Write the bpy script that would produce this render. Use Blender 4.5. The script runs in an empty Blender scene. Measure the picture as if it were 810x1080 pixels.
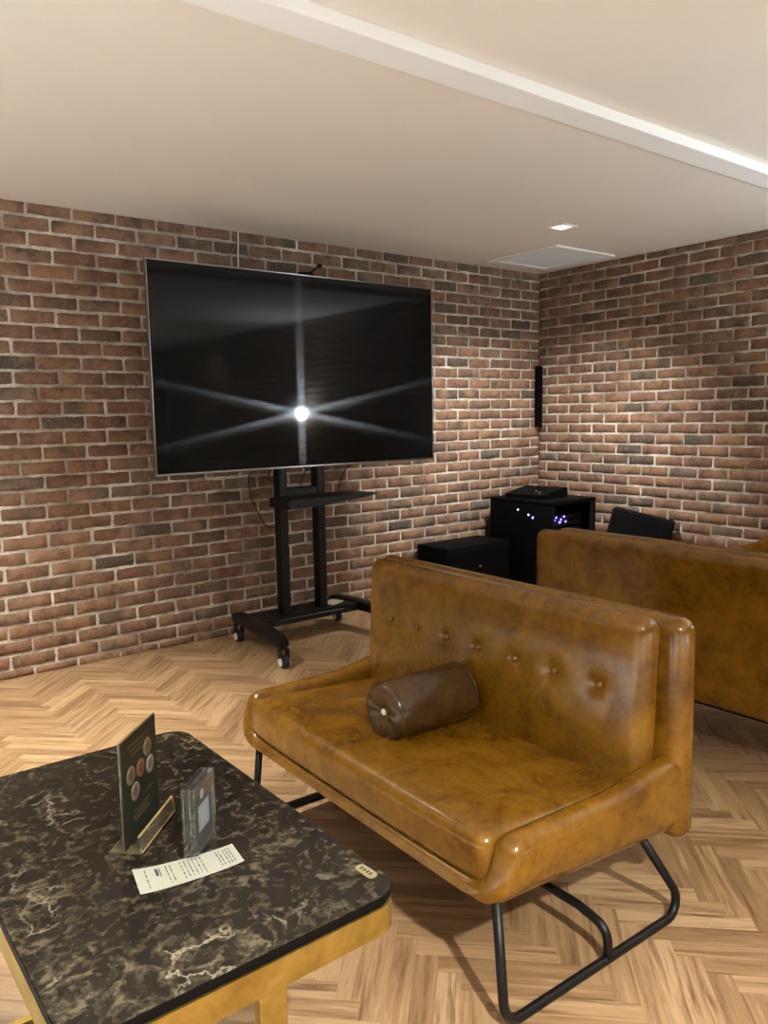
import bpy, bmesh, math, random
from mathutils import Vector, Matrix
random.seed(7)
S = bpy.context.scene
COL = S.collection
PI = math.pi
H = 2.4

# ------------------------------------------------------------------ helpers
def link(name, bm, mat, parent=None, smooth=True, mats=None, sharp=None):
    bmesh.ops.recalc_face_normals(bm, faces=bm.faces)
    me = bpy.data.meshes.new(name)
    bm.to_mesh(me); bm.free()
    for m in (mats or [mat]):
        me.materials.append(m)
    if smooth:
        me.polygons.foreach_set('use_smooth', [True] * len(me.polygons))
        if sharp:
            me.set_sharp_from_angle(angle=math.radians(sharp))
    o = bpy.data.objects.new(name, me)
    COL.objects.link(o)
    if parent:
        o.parent = parent
    return o

def thing(name, label, cat, loc=(0, 0, 0), rz=0, group=None):
    o = bpy.data.objects.new(name, None)
    COL.objects.link(o)
    o.empty_display_size = .1
    o.location = loc; o.rotation_euler = (0, 0, rz)
    return tag(o, label, cat, group)

def tag(o, label, cat, group=None):
    o['label'] = label; o['category'] = cat
    if group: o['group'] = group
    return o

def struct(name, bm, mat, parent=None, **k):
    o = link(name, bm, mat, parent, **k)
    o['kind'] = 'structure'
    return o

def dup(root, loc, rz, label, group=None):
    r = root.copy(); COL.objects.link(r)
    r.location = loc; r.rotation_euler = (0, 0, rz); r['label'] = label
    if group: r['group'] = group
    for ch in list(root.children):
        c = ch.copy(); COL.objects.link(c); c.parent = r
        for g in list(ch.children):
            d = g.copy(); COL.objects.link(d); d.parent = c
    return r

def box(bm, x0, x1, y0, y1, z0, z1, bev=0, seg=2, M=None):
    r = bmesh.ops.create_cube(bm, size=1)
    vs = r['verts']
    for v in vs:
        v.co = Vector(((x0 + x1) / 2 + v.co.x * (x1 - x0), (y0 + y1) / 2 + v.co.y * (y1 - y0), (z0 + z1) / 2 + v.co.z * (z1 - z0)))
    if bev:
        es = list({e for v in vs for e in v.link_edges})
        q = bmesh.ops.bevel(bm, geom=es, offset=bev, segments=seg, affect='EDGES', profile=.5)
        vs = list({v for f in q['faces'] for v in f.verts} | {v for v in vs if v.is_valid})
    if M is not None:
        for v in vs: v.co = M @ v.co
    return vs

def axis_samples(h, r, n):
    a = [-h + r * (1 - math.tan(math.radians(45 * (1 - k / 4)))) for k in range(4)]
    b = [-h + r + (2 * h - 2 * r) * k / n for k in range(n + 1)]
    return a + b + [-x for x in reversed(a)]

def rbox(bm, hx, hy, hz, r, n=(6, 6, 6), shape=None):
    """closed rounded box around the origin; shape(Vector)->Vector deforms it"""
    hs = (hx, hy, hz)
    sm = [axis_samples(hs[i], r, n[i]) for i in range(3)]
    cache = {}
    def vert(p):
        c = Vector([max(-hs[i] + r, min(hs[i] - r, p[i])) for i in range(3)])
        d = p - c
        q = c + d.normalized() * r if d.length > 1e-9 else p.copy()
        k = tuple(round(t, 6) for t in q)
        if k not in cache:
            cache[k] = bm.verts.new(shape(q) if shape else q)
        return cache[k]
    for ax in range(3):
        a, b = [(1, 2), (2, 0), (0, 1)][ax]
        for sgn in (-1, 1):
            g = []
            for s in sm[a]:
                row = []
                for t in sm[b]:
                    p = Vector((0, 0, 0)); p[ax] = sgn * hs[ax]; p[a] = s; p[b] = t
                    row.append(vert(p))
                g.append(row)
            for i in range(len(g) - 1):
                for j in range(len(g[0]) - 1):
                    q = [g[i][j], g[i + 1][j], g[i + 1][j + 1], g[i][j + 1]]
                    u = []
                    for v in q:
                        if v not in u: u.append(v)
                    if len(u) > 2:
                        try: bm.faces.new(u)
                        except ValueError: pass

def fillet(pts, r, n=6):
    pts = [Vector(p) for p in pts]
    out = [pts[0]]
    for i in range(1, len(pts) - 1):
        p, a, b = pts[i], pts[i - 1], pts[i + 1]
        d1, d2 = (a - p).normalized(), (b - p).normalized()
        ang = d1.angle(d2)
        t = min(r / math.tan(ang / 2), (a - p).length * .48, (b - p).length * .48)
        rr = t * math.tan(ang / 2)
        c = p + (d1 + d2).normalized() * (rr / math.sin(ang / 2))
        s, e = p + d1 * t - c, p + d2 * t - c
        w = s.angle(e)
        for k in range(n + 1):
            f = k / n
            out.append(c + (s * math.sin((1 - f) * w) + e * math.sin(f * w)) / math.sin(w))
    return out + [pts[-1]]

def tube(bm, pts, r, n=12):
    pts = [Vector(p) for p in pts]
    T = [(pts[min(i + 1, len(pts) - 1)] - pts[max(i - 1, 0)]).normalized() for i in range(len(pts))]
    up = Vector((0, 0, 1)) if abs(T[0].z) < .9 else Vector((1, 0, 0))
    N = (up - T[0] * up.dot(T[0])).normalized()
    rings = []
    for p, t in zip(pts, T):
        N = (N - t * N.dot(t)).normalized()
        B = t.cross(N)
        rings.append([bm.verts.new(p + (N * math.cos(a) + B * math.sin(a)) * r) for a in [2 * PI * k / n for k in range(n)]])
    for A, B2 in zip(rings, rings[1:]):
        for k in range(n):
            bm.faces.new((A[k], A[(k + 1) % n], B2[(k + 1) % n], B2[k]))
    bm.faces.new(rings[0]); bm.faces.new(rings[-1])

def lathe(bm, prof, M=None, n=32):
    """prof: (radius, height) pairs along +Z, closed at ends where radius is 0"""
    rings = []
    for r, z in prof:
        if r < 1e-6:
            rings.append([bm.verts.new((0, 0, z))])
        else:
            rings.append([bm.verts.new((r * math.cos(2 * PI * k / n), r * math.sin(2 * PI * k / n), z)) for k in range(n)])
    for A, B in zip(rings, rings[1:]):
        for k in range(n):
            k2 = (k + 1) % n
            if len(A) == 1 and len(B) == 1: continue
            if len(A) == 1: bm.faces.new((A[0], B[k2], B[k]))
            elif len(B) == 1: bm.faces.new((A[k], A[k2], B[0]))
            else: bm.faces.new((A[k], A[k2], B[k2], B[k]))
    if M is not None:
        for R in rings:
            for v in R: v.co = M @ v.co

def prism(bm, poly, z0, z1, M=None):
    a = [bm.verts.new((x, y, z0)) for x, y in poly]
    b = [bm.verts.new((x, y, z1)) for x, y in poly]
    n = len(poly)
    for k in range(n):
        bm.faces.new((a[k], a[(k + 1) % n], b[(k + 1) % n], b[k]))
    bm.faces.new(a[::-1]); bm.faces.new(b)
    if M is not None:
        for v in a + b: v.co = M @ v.co

def rrect(x0, x1, y0, y1, r, n=6):
    out = []
    for cx, cy, a0 in ((x1 - r, y1 - r, 0), (x0 + r, y1 - r, 90), (x0 + r, y0 + r, 180), (x1 - r, y0 + r, 270)):
        for k in range(n + 1):
            a = math.radians(a0 + 90 * k / n)
            out.append((cx + r * math.cos(a), cy + r * math.sin(a)))
    return out

def smooth01(t):
    t = max(0, min(1, t)); return t * t * (3 - 2 * t)

# ------------------------------------------------------------------ materials
def mat(name, col=(.5, .5, .5), rough=.5, metal=0, **k):
    m = bpy.data.materials.new(name); m.use_nodes = True
    b = m.node_tree.nodes['Principled BSDF']
    b.inputs['Base Color'].default_value = (*col, 1)
    b.inputs['Roughness'].default_value = rough
    b.inputs['Metallic'].default_value = metal
    for a, v in k.items():
        b.inputs[a.replace('_', ' ')].default_value = v
    return m

class NT:
    def __init__(s, m):
        s.t = m.node_tree; s.b = s.t.nodes['Principled BSDF']
    def n(s, typ, **k):
        x = s.t.nodes.new(typ)
        for a, v in k.items():
            if a in x.inputs: x.inputs[a].default_value = v
            else: setattr(x, a, v)
        return x
    def l(s, a, b): s.t.links.new(a, b)
    def ramp(s, fac, stops, interp='LINEAR'):
        r = s.n('ShaderNodeValToRGB'); r.color_ramp.interpolation = interp
        e = r.color_ramp.elements
        while len(e) < len(stops): e.new(.5)
        for q, (p, c) in zip(e, stops):
            q.position = p; q.color = (*c, 1) if len(c) == 3 else c
        s.l(fac, r.inputs[0]); return r.outputs[0]
    def mix(s, fac, a, b, mode='MIX'):
        x = s.n('ShaderNodeMix', data_type='RGBA', blend_type=mode)
        for v, i in ((fac, 0), (a, 6), (b, 7)):
            if hasattr(v, 'links'): s.l(v, x.inputs[i])
            else: x.inputs[i].default_value = v if i == 0 else (*v, 1)
        return x.outputs[2]
    def math(s, op, a, b=0):
        x = s.n('ShaderNodeMath', operation=op)
        for v, i in ((a, 0), (b, 1)):
            if hasattr(v, 'links'): s.l(v, x.inputs[i])
            else: x.inputs[i].default_value = v
        return x.outputs[0]
    def noise(s, vec, scale, detail=4, rough=.55, dist=0):
        x = s.n('ShaderNodeTexNoise', Scale=scale, Detail=detail, Roughness=rough, Distortion=dist)
        if vec is not None: s.l(vec, x.inputs['Vector'])
        return x.outputs[0]
    def bump(s, h, strength=.3, dist=.01):
        x = s.n('ShaderNodeBump', Strength=strength, Distance=dist)
        s.l(h, x.inputs['Height']); s.l(x.outputs[0], s.b.inputs['Normal'])

def leather(name, c0, c1, c2, rough=.3):
    m = mat(name, c1, rough); t = NT(m)
    co = t.n('ShaderNodeTexCoord').outputs['Object']
    a = t.noise(co, 9, 5, .6, .6); b = t.noise(co, 60, 4, .6)
    f = t.math('ADD', t.math('MULTIPLY', a, .72), t.math('MULTIPLY', b, .28))
    t.l(t.ramp(f, [(.36, c0), (.5, c1), (.66, c2)]), t.b.inputs['Base Color'])
    g = t.noise(co, 190, 3, .55); w = t.noise(co, 24, 3, .5)
    h = t.math('ADD', t.math('MULTIPLY', g, .10), t.math('MULTIPLY', w, .6))
    t.bump(h, .07, .004)
    t.b.inputs['Coat Weight'].default_value = .30
    t.b.inputs['Coat Roughness'].default_value = .11
    t.b.inputs['Specular IOR Level'].default_value = .36
    return m

M_leather = leather('caramel_leather', (.105, .044, .003), (.172, .077, .005), (.24, .116, .009), .27)
M_bolster = leather('brown_leather', (.042, .020, .006), (.066, .032, .010), (.095, .048, .015), .27)
M_black = mat('black_metal', (.006, .006, .0065), .42, 0, Specular_IOR_Level=.3)
M_satin = mat('black_plastic', (.0025, .0025, .003), .55, Specular_IOR_Level=.1)
M_case = mat('black_cabinet', (.0018, .0018, .0022), .6, Specular_IOR_Level=.08)
M_rubber = mat('rubber', (.015, .015, .015), .7)
M_chrome = mat('chrome', (.75, .75, .75), .18, 1)
M_hub = mat('hub_metal', (.75, .75, .72), .4, .3)
M_silver = mat('silver_bezel', (.33, .32, .31), .28, 1)
M_white = mat('white_plastic', (.75, .75, .73), .4)
M_paper = mat('paper', (.53, .55, .475), .7)
M_ink = mat('ink', (.07, .075, .07), .7)
M_pale = mat('pale_print', (.55, .6, .66), .6)
M_green = mat('menu_card', (.012, .017, .012), .35)
M_gold = mat('gold_ink', (.075, .055, .022), .45)
M_acrylic = mat('clear_acrylic', (.95, .97, .97), .03, 0, IOR=1.38, Transmission_Weight=.97)
M_amber = mat('yellowed_acrylic', (.85, .74, .45), .06, 0, IOR=1.40, Transmission_Weight=.85)
mat_edge_glow = mat('acrylic_edge_glow', (.55, .42, .16), .3)  # opaque gold colour stands in for the glow along clear acrylic edges
M_cardblack = mat('display_card', (.03, .034, .04), .4)
M_led_p = mat('violet_led', (.1, .05, .6), .5, Emission_Color=(.16, .10, 1, 1), Emission_Strength=7)
M_led_w = mat('white_led', (.8, .8, .8), .5, Emission_Color=(1, 1, .95, 1), Emission_Strength=.6)
M_device = mat('device_face', (.02, .02, .028), .4)
M_grille = mat('speaker_mesh', (.0016, .0016, .002), .75, Specular_IOR_Level=.08)
for m_, sc in ((M_grille, 900),):
    t = NT(m_); co = t.n('ShaderNodeTexCoord').outputs['Object']
    v = t.n('ShaderNodeTexVoronoi', Scale=sc * .4); t.l(co, v.inputs['Vector']); t.bump(v.outputs[0], .5, .002)

def plaster(name, c, var=.04):
    m = mat(name, c, .85); t = NT(m); co = t.n('ShaderNodeTexCoord').outputs['Object']
    n = t.noise(co, 3, 5, .6)
    t.l(t.ramp(n, [(.3, tuple(x * (1 - var) for x in c)), (.7, tuple(min(1, x * (1 + var)) for x in c))]), t.b.inputs['Base Color'])
    t.bump(t.noise(co, 260, 2), .05, .002)
    return m
M_ceil = plaster('ceiling_paint', (.83, .765, .68), .015)
M_bounce = plaster('bounce_floor_paint', (.86, .855, .84), .02)  # bright surface of the added floor that throws light upwards
M_beam = plaster('beam_paint', (.90, .90, .89), .01)
M_wallp = plaster('far_wall_paint', (.24, .23, .215))
M_trimw = mat('white_trim', (.90, .89, .86), .45)

# brick
def brick_mat():
    m = mat('brick', (.3, .15, .1), .85); t = NT(m)
    co = t.n('ShaderNodeTexCoord').outputs['Object']
    rnd = t.n('ShaderNodeNewGeometry').outputs['Random Per Island']
    base = t.ramp(rnd, [(0, (.075, .062, .048)), (.10, (.135, .088, .058)), (.22, (.20, .105, .062)), (.45, (.235, .122, .072)),
                        (.65, (.19, .097, .062)), (.82, (.27, .14, .075)), (.93, (.215, .14, .092)), (1, (.105, .09, .07))])
    off = t.n('ShaderNodeVectorMath', operation='ADD'); t.l(co, off.inputs[0])
    sc = t.n('ShaderNodeVectorMath', operation='SCALE', Scale=37.0)
    cmb = t.n('ShaderNodeCombineXYZ')
    for i in range(3): t.l(rnd, cmb.inputs[i])
    t.l(cmb.outputs[0], sc.inputs[0]); t.l(sc.outputs[0], off.inputs[1])
    v = off.outputs[0]
    n4 = t.noise(v, 34, 4, .6, .6); n1 = t.noise(v, 14, 6, .65, .8); n2 = t.noise(v, 75, 5, .7); n3 = t.noise(v, 6, 2, .5)
    c = t.mix(t.ramp(n1, [(.46, (0, 0, 0)), (.68, (1, 1, 1))]), base, (.095, .06, .042))
    c = t.mix(t.ramp(n3, [(.5, (0, 0, 0)), (.7, (.7, .7, .7))]), c, (.36, .20, .115))
    c = t.mix(t.ramp(n2, [(.56, (0, 0, 0)), (.70, (.7, .7, .7))]), c, (.36, .29, .22))
    c = t.mix(t.ramp(n2, [(.26, (.75, .75, .75)), (.42, (0, 0, 0))]), c, (.05, .034, .026))
    c = t.mix(t.ramp(n4, [(.55, (0, 0, 0)), (.70, (.42, .42, .42))]), c, (.29, .21, .145))
    c = t.mix(t.ramp(n4, [(.30, (.6, .6, .6)), (.44, (0, 0, 0))]), c, (.12, .075, .05))
    t.l(c, t.b.inputs['Base Color'])
    t.bump(t.math('ADD', n1, t.math('MULTIPLY', n2, .6)), .55, .006)
    return m
M_brick = brick_mat()
def mortar_mat():
    m = mat('mortar', (.4, .36, .3), .92); t = NT(m); co = t.n('ShaderNodeTexCoord').outputs['Object']
    n = t.noise(co, 3.6, 6, .7); n2 = t.noise(co, 90, 4, .7)
    c = t.ramp(n, [(.36, (.25, .205, .16)), (.49, (.46, .41, .34)), (.62, (.74, .69, .60))])
    c = t.mix(t.ramp(n2, [(.3, (.6, .6, .6)), (.5, (0, 0, 0))]), c, (.21, .17, .13))
    t.l(c, t.b.inputs['Base Color']); t.bump(n2, .6, .006)
    return m
M_mortar = mortar_mat()

def wood_floor():
    m = mat('herringbone_wood', (.3, .18, .09), .4); t = NT(m)
    uv = t.n('ShaderNodeUVMap').outputs[0]
    rnd = t.n('ShaderNodeNewGeometry').outputs['Random Per Island']
    mp = t.n('ShaderNodeMapping'); t.l(uv, mp.inputs['Vector'])
    mp.inputs['Scale'].default_value = (3.0, 44, 1)
    n1 = t.noise(mp.outputs[0], 1, 5, .6, .5)
    mp2 = t.n('ShaderNodeMapping'); t.l(uv, mp2.inputs['Vector']); mp2.inputs['Scale'].default_value = (9, 240, 1)
    n2 = t.noise(mp2.outputs[0], 1, 4, .6, .2)
    base = t.ramp(rnd, [(0, (.25, .15, .073)), (.3, (.325, .20, .103)), (.7, (.39, .25, .132)), (1, (.46, .31, .172))])
    c = t.mix(t.ramp(n1, [(.50, (0, 0, 0)), (.68, (.9, .9, .9))]), base, (.145, .082, .039))
    c = t.mix(t.ramp(n1, [(.30, (.8, .8, .8)), (.44, (0, 0, 0))]), c, (.47, .33, .19))
    c = t.mix(t.ramp(n2, [(.50, (0, 0, 0)), (.70, (.45, .45, .45))]), c, (.16, .09, .043))
    t.l(c, t.b.inputs['Base Color'])
    t.l(t.math('ADD', t.math('MULTIPLY', n1, .15), .34), t.b.inputs['Roughness'])
    t.b.inputs['Specular IOR Level'].default_value = .4
    t.bump(n2, .08, .002)
    return m
M_floor = wood_floor()

def marble():
    m = mat('dark_marble', (.03, .026, .022), .13); t = NT(m)
    co = t.n('ShaderNodeTexCoord').outputs['Object']
    w = t.n('ShaderNodeTexNoise', Scale=9.0, Detail=5.0, Roughness=.6); t.l(co, w.inputs['Vector'])
    sc = t.n('ShaderNodeVectorMath', operation='SCALE', Scale=.16); t.l(w.outputs['Color'], sc.inputs[0])
    ad = t.n('ShaderNodeVectorMath', operation='ADD'); t.l(co, ad.inputs[0]); t.l(sc.outputs[0], ad.inputs[1])
    p = ad.outputs[0]
    v = t.n('ShaderNodeTexVoronoi', Scale=9.0, feature='DISTANCE_TO_EDGE'); t.l(p, v.inputs['Vector'])
    v2 = t.n('ShaderNodeTexVoronoi', Scale=52.0, feature='SMOOTH_F1', Smoothness=.35); t.l(p, v2.inputs['Vector'])
    big = t.noise(co, 3.0, 3, .5); blot = t.noise(p, 26, 7, .68); fine = t.noise(co, 95, 4, .7)
    k = t.math('ADD', t.math('MULTIPLY', v2.outputs[0], .75), t.math('MULTIPLY', blot, .55))
    k = t.math('ADD', k, t.math('MULTIPLY', t.math('SUBTRACT', big, .5), .55))
    k = t.math('ADD', k, t.math('MULTIPLY', t.math('SUBTRACT', fine, .5), .75))
    c = t.ramp(k, [(.46, (.011, .0095, .0075)), (.62, (.020, .0165, .0125)), (.75, (.042, .035, .023)), (.88, (.080, .067, .043)), (1.0, (.15, .128, .085))])
    gate = t.ramp(t.noise(co, 7, 4, .6), [(.57, (0, 0, 0)), (.66, (1, 1, 1))])
    vein = t.ramp(v.outputs[0], [(.006, (1, 1, 1)), (.03, (0, 0, 0))])
    c = t.mix(t.math('MULTIPLY', t.math('MULTIPLY', vein, gate), .75), c, (.42, .37, .27))
    t.l(c, t.b.inputs['Base Color'])
    t.l(t.math('ADD', t.math('MULTIPLY', blot, .2), .10), t.b.inputs['Roughness'])
    return m
M_marble = marble()

def brass():
    m = mat('gold_metal', (.62, .36, .10), .34, .85); t = NT(m); co = t.n('ShaderNodeTexCoord').outputs['Object']
    n = t.noise(co, 22, 5, .6, .5)
    t.l(t.ramp(n, [(.3, (.25, .165, .035)), (.55, (.36, .245, .06)), (.75, (.45, .32, .10))]), t.b.inputs['Base Color'])
    t.l(t.math('ADD', t.math('MULTIPLY', n, .3), .24), t.b.inputs['Roughness'])
    return m
M_brass = brass()

def screen_mat():
    # lcd glass: sharp reflection plus the stretched lobes a pixel grid diffracts a lamp into
    m = bpy.data.materials.new('lcd_screen'); m.use_nodes = True
    t = m.node_tree; t.nodes.clear()
    N = t.nodes.new; L = t.links.new
    out = N('ShaderNodeOutputMaterial')
    dif = N('ShaderNodeBsdfDiffuse'); dif.inputs[0].default_value = (.004, .0046, .0052, 1)
    g0 = N('ShaderNodeBsdfGlossy'); g0.inputs['Roughness'].default_value = .05; g0.inputs['Color'].default_value = (.9, .9, .9, 1)
    fr = N('ShaderNodeFresnel'); fr.inputs[0].default_value = 1.27
    mx = N('ShaderNodeMixShader'); L(fr.outputs[0], mx.inputs[0]); L(dif.outputs[0], mx.inputs[1]); L(g0.outputs[0], mx.inputs[2])
    cur = mx.outputs[0]
    tg = N('ShaderNodeTangent'); tg.direction_type = 'UV_MAP'
    for rot, w in ((0.0, .0028), (.292, .0028), (.208, .0028)):
        a = N('ShaderNodeBsdfAnisotropic'); a.inputs['Roughness'].default_value = .075; a.inputs['Anisotropy'].default_value = .91
        a.inputs['Rotation'].default_value = rot; L(tg.outputs[0], a.inputs['Tangent'])
        q = N('ShaderNodeMixShader'); q.inputs[0].default_value = w; L(cur, q.inputs[1]); L(a.outputs[0], q.inputs[2]); cur = q.outputs[0]
    L(cur, out.inputs[0])
    return m
M_screen = screen_mat()

# ------------------------------------------------------------------ room shell
RX0, RY0 = -8.0, -8.5
def brick_wall(name, length, course, z_off, blen, off_even, horiz, face):
    """wall drawn in (s, z); horiz(s, z, d) -> world point, d = depth out of the wall"""
    bm = bmesh.new()
    a = [bm.verts.new(horiz(s, z, face - .007)) for s, z in ((0, -.02), (length, -.02), (length, H + .02), (0, H + .02))]
    bm.faces.new(a)
    b = [bm.verts.new(horiz(s, z, -.15)) for s, z in ((0, -.02), (length, -.02), (length, H + .02), (0, H + .02))]
    bm.faces.new(b)
    for k in range(4): bm.faces.new((a[k], a[(k + 1) % 4], b[(k + 1) % 4], b[k]))
    nm = len(bm.faces)
    rnd = random.Random(hash(name) % 1000 if False else len(name) * 13 + int(length * 10))
    k0 = -int(z_off / course) - 1
    for k in range(k0, int(H / course) + 2):
        zb, zt = z_off + k * course, z_off + (k + 1) * course
        s = off_even + (blen / 2 if k % 2 else 0) - blen * 60
        while s < length:
            s0, s1 = s + rnd.uniform(.004, .0075), s + blen - rnd.uniform(.004, .0075)
            z0, z1 = zb + rnd.uniform(.0045, .0075), zt - rnd.uniform(.0045, .0075)
            s += blen
            s0, s1, z0, z1 = max(s0, .001), min(s1, length - .001), max(z0, .0), min(z1, H)
            if s1 - s0 < .02 or z1 - z0 < .008: continue
            nx, nz = 8, 4
            xs = [0, .03, .22, .4, .6, .78, .97, 1]; zs = [0, .1, .5, .9, 1]
            f = face + rnd.uniform(-.0015, .0015); tx, tz = rnd.uniform(-.002, .002), rnd.uniform(-.0015, .0015)
            g = []
            for i, u in enumerate(xs):
                row = []
                for j, w in enumerate(zs):
                    edge = i in (0, len(xs) - 1) or j in (0, len(zs) - 1)
                    inner = i in (1, len(xs) - 2) or j in (1, len(zs) - 2)
                    d = face - .0085 if edge else f + tx * (u - .5) * 2 + tz * (w - .5) * 2 + rnd.uniform(-.0009, .0009) - (.0008 if inner else 0)
                    js = rnd.uniform(-.003, .003) if edge or inner else 0
                    jz = rnd.uniform(-.003, .003) if edge or inner else 0
                    ss = min(max(s0 + (s1 - s0) * u + js, .0005), length - .0005)
                    zz = min(max(z0 + (z1 - z0) * w + jz, 0), H)
                    row.append(bm.verts.new(horiz(ss, zz, d)))
                g.append(row)
            for i in range(len(xs) - 1):
                for j in range(len(zs) - 1):
                    fa = bm.faces.new((g[i][j], g[i + 1][j], g[i + 1][j + 1], g[i][j + 1])); fa.material_index = 1
    return struct(name, bm, None, mats=[M_mortar, M_brick], sharp=70)

# wall behind the television (y = 0) and the wall on the right (x = 0)
brick_wall('wall_back', -RX0, .0765, .0430 - .0765, .2258, (-3.716 - RX0) % .2258 + .2258 / 2 * 0, lambda s, z, d: Vector((RX0 + s, -d, z)), .003)
brick_wall('wall_right', -RY0, .0752, .0204, .2195, (1.176 + .2195 / 2) % .2195, lambda s, z, d: Vector((-d, -s, z)), .003)

def slab(name, x0, x1, y0, y1, z0, z1, m):
    bm = bmesh.new(); box(bm, x0, x1, y0, y1, z0, z1); return struct(name, bm, m, smooth=False)
slab('wall_left', RX0 - .15, RX0, RY0 - .15, .15, -.02, H + .02, M_wallp)
slab('wall_front', RX0, .15, RY0 - .15, RY0, -.02, H + .02, M_wallp)

# herringbone floor
def make_floor():
    bm = bmesh.new(); uv = bm.loops.layers.uv.new('UVMap')
    w, L = .057, .342
    r2 = math.sqrt(.5)
    X0, Y0 = -3.53, -.80
    rnd = random.Random(3)
    def put(p0, p1, q0, q1, along_p):
        cs = [(p0, q0), (p1, q0), (p1, q1), (p0, q1)]
        P = [((p - q) * r2 + X0, (p + q) * r2 + Y0) for p, q in cs]
        cx = sum(a for a, _ in P) / 4; cy = sum(b for _, b in P) / 4
        if not (RX0 - .4 < cx < .4 and RY0 - .4 < cy < .4): return
        o = (rnd.uniform(0, 50), rnd.uniform(0, 50))
        Q = [(x, y, ((p - p0, q - q0) if along_p else (q - q0, p - p0))) for (x, y), (p, q) in zip(P, cs)]
        for ax, lim, sg in ((0, RX0, 1), (0, 0, -1), (1, RY0, 1), (1, 0, -1)):      # cut the plank off at the walls
            out = []
            for k in range(len(Q)):
                A, B = Q[k - 1], Q[k]
                da, db = (A[ax] - lim) * sg, (B[ax] - lim) * sg
                if (da < 0) != (db < 0):
                    f = da / (da - db)
                    out.append((A[0] + (B[0] - A[0]) * f, A[1] + (B[1] - A[1]) * f, (A[2][0] + (B[2][0] - A[2][0]) * f, A[2][1] + (B[2][1] - A[2][1]) * f)))
                if db >= 0: out.append(B)
            Q = out
            if len(Q) < 3: return
        f = bm.faces.new([bm.verts.new((x, y, 0)) for x, y, _ in Q])
        for lp, (_, _, (a, b)) in zip(f.loops, Q): lp[uv].uv = (a + o[0], b + o[1])
    for m in range(-30, 31):
        for k in range(-160, 161):
            # lattice a = (w, w), b = (L, -L) in (p, q); U planks along p, V planks along q
            dp, dq = k * w + m * L, k * w - m * L
            put(dp, dp + L, dq, dq + w, True)
            put(dp - w, dp, dq, dq + L, False)
    return struct('floor', bm, M_floor, smooth=False)
make_floor()
# unseen pale floor, left and behind viewer, added to bounce light upwards
bm = bmesh.new()
box(bm, RX0, -5.35, RY0, 0, 0, .006); box(bm, -5.35, 0, RY0, -5.9, 0, .006)
struct('floor_bounce', bm, M_bounce, smooth=False)

# ceiling with square openings for the recessed lights
LAMPS = [(-1.135, -1.155), (-4.61, -1.16), (-4.61, -5.30), (-6.45, -2.3), (-6.45, -3.9), (-6.35, -5.3), (-4.61, -7.4), (-2.0, -7.2), (-6.35, -7.4), (-.24, -6.75)]  # those along the left and front walls are unseen, added to brighten the room
def make_ceiling():
    bm = bmesh.new(); h = .052
    xs = sorted({RX0, 0} | {x + s for x, _ in LAMPS for s in (-h, h)})
    ys = sorted({RY0, 0} | {y + s for _, y in LAMPS for s in (-h, h)})
    V = {}
    def v(x, y, z):
        k = (x, y, z)
        if k not in V: V[k] = bm.verts.new(k)
        return V[k]
    for x0, x1 in zip(xs, xs[1:]):
        for y0, y1 in zip(ys, ys[1:]):
            cx, cy = (x0 + x1) / 2, (y0 + y1) / 2
            if any(abs(cx - a) < h * .9 and abs(cy - b) < h * .9 for a, b in LAMPS): continue
            bm.faces.new((v(x0, y0, H), v(x1, y0, H), v(x1, y1, H), v(x0, y1, H)))
    # slab above the recesses
    box(bm, RX0 - .15, .15, RY0 - .15, .15, H + .12, H + .2)
    return struct('ceiling', bm, M_ceil, smooth=False)
make_ceiling()
bm = bmesh.new(); box(bm, RX0, -.004, -2.455, -2.333, H - .04, H, .002, 1)
struct('trim_1', bm, M_beam, smooth=False)

# ------------------------------------------------------------------ recessed downlights
M_bulb = mat('lamp_face', (.9, .95, 1), .3, Emission_Color=(.82, .93, 1, 1), Emission_Strength=5)
def make_downlight():
    t = thing('ceiling_downlight', 'square recessed downlight in the ceiling above the far corner, near the air vent', 'ceiling light', (*LAMPS[0], H), 0, 'recessed ceiling lights')
    bm = bmesh.new()
    for a, b, c, d in ((-.066, .066, .05, .066), (-.066, .066, -.066, -.05), (-.066, -.05, -.05, .05), (.05, .066, -.05, .05)):
        box(bm, a, b, c, d, -.004, .002)
    link('trim_frame', bm, M_trimw, t, smooth=False)
    bm = bmesh.new()
    for a, b, c, d in ((-.055, .055, .05, .055), (-.055, .055, -.055, -.05), (-.055, -.05, -.05, .05), (.05, .055, -.05, .05)):
        box(bm, a, b, c, d, .002, .1)
    box(bm, -.055, .055, -.055, .055, .1, .105)
    link('housing', bm, M_white, t, smooth=False)
    Mt = Matrix.Translation((0, 0, .035)) @ Matrix.Rotation(math.radians(18), 4, 'X')
    bm = bmesh.new(); lathe(bm, [(.030, .05), (.044, .02), (.045, -.004), (.041, -.004), (.038, .004), (.02, .012), (0, .014)], Mt, 28)
    lb = link('lamp_ring', bm, M_chrome, t)
    bm = bmesh.new(); lathe(bm, [(0, -.006), (.015, -.004), (.03, .002), (.036, .007)], Mt, 24)
    link('bulb', bm, M_bulb, lb)
    return t
dl0 = make_downlight()
DL_LABELS = ['', 'square recessed downlight over the left end of the brick wall beside the television',
             'square recessed downlight behind the viewer, over the aisle beside the marble table',
             'square downlight added for ceiling bounce in the left rear corner of the room',
             'square downlight added for ceiling bounce by the middle of the plain left wall', 'square downlight added for ceiling bounce by the plain left wall behind the viewer',
             'square downlight added for ceiling bounce near the front wall, behind the viewer','square downlight added for ceiling bounce near the front wall, nearest the right brick wall','square downlight added for ceiling bounce in the far left corner behind the viewer','square recessed downlight close to the right wall behind the viewer, mirrored in the television']
for i, (x, y) in enumerate(LAMPS[1:], 1):
    dup(dl0, (x, y, H), 0, DL_LABELS[i], 'recessed ceiling lights')

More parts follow.
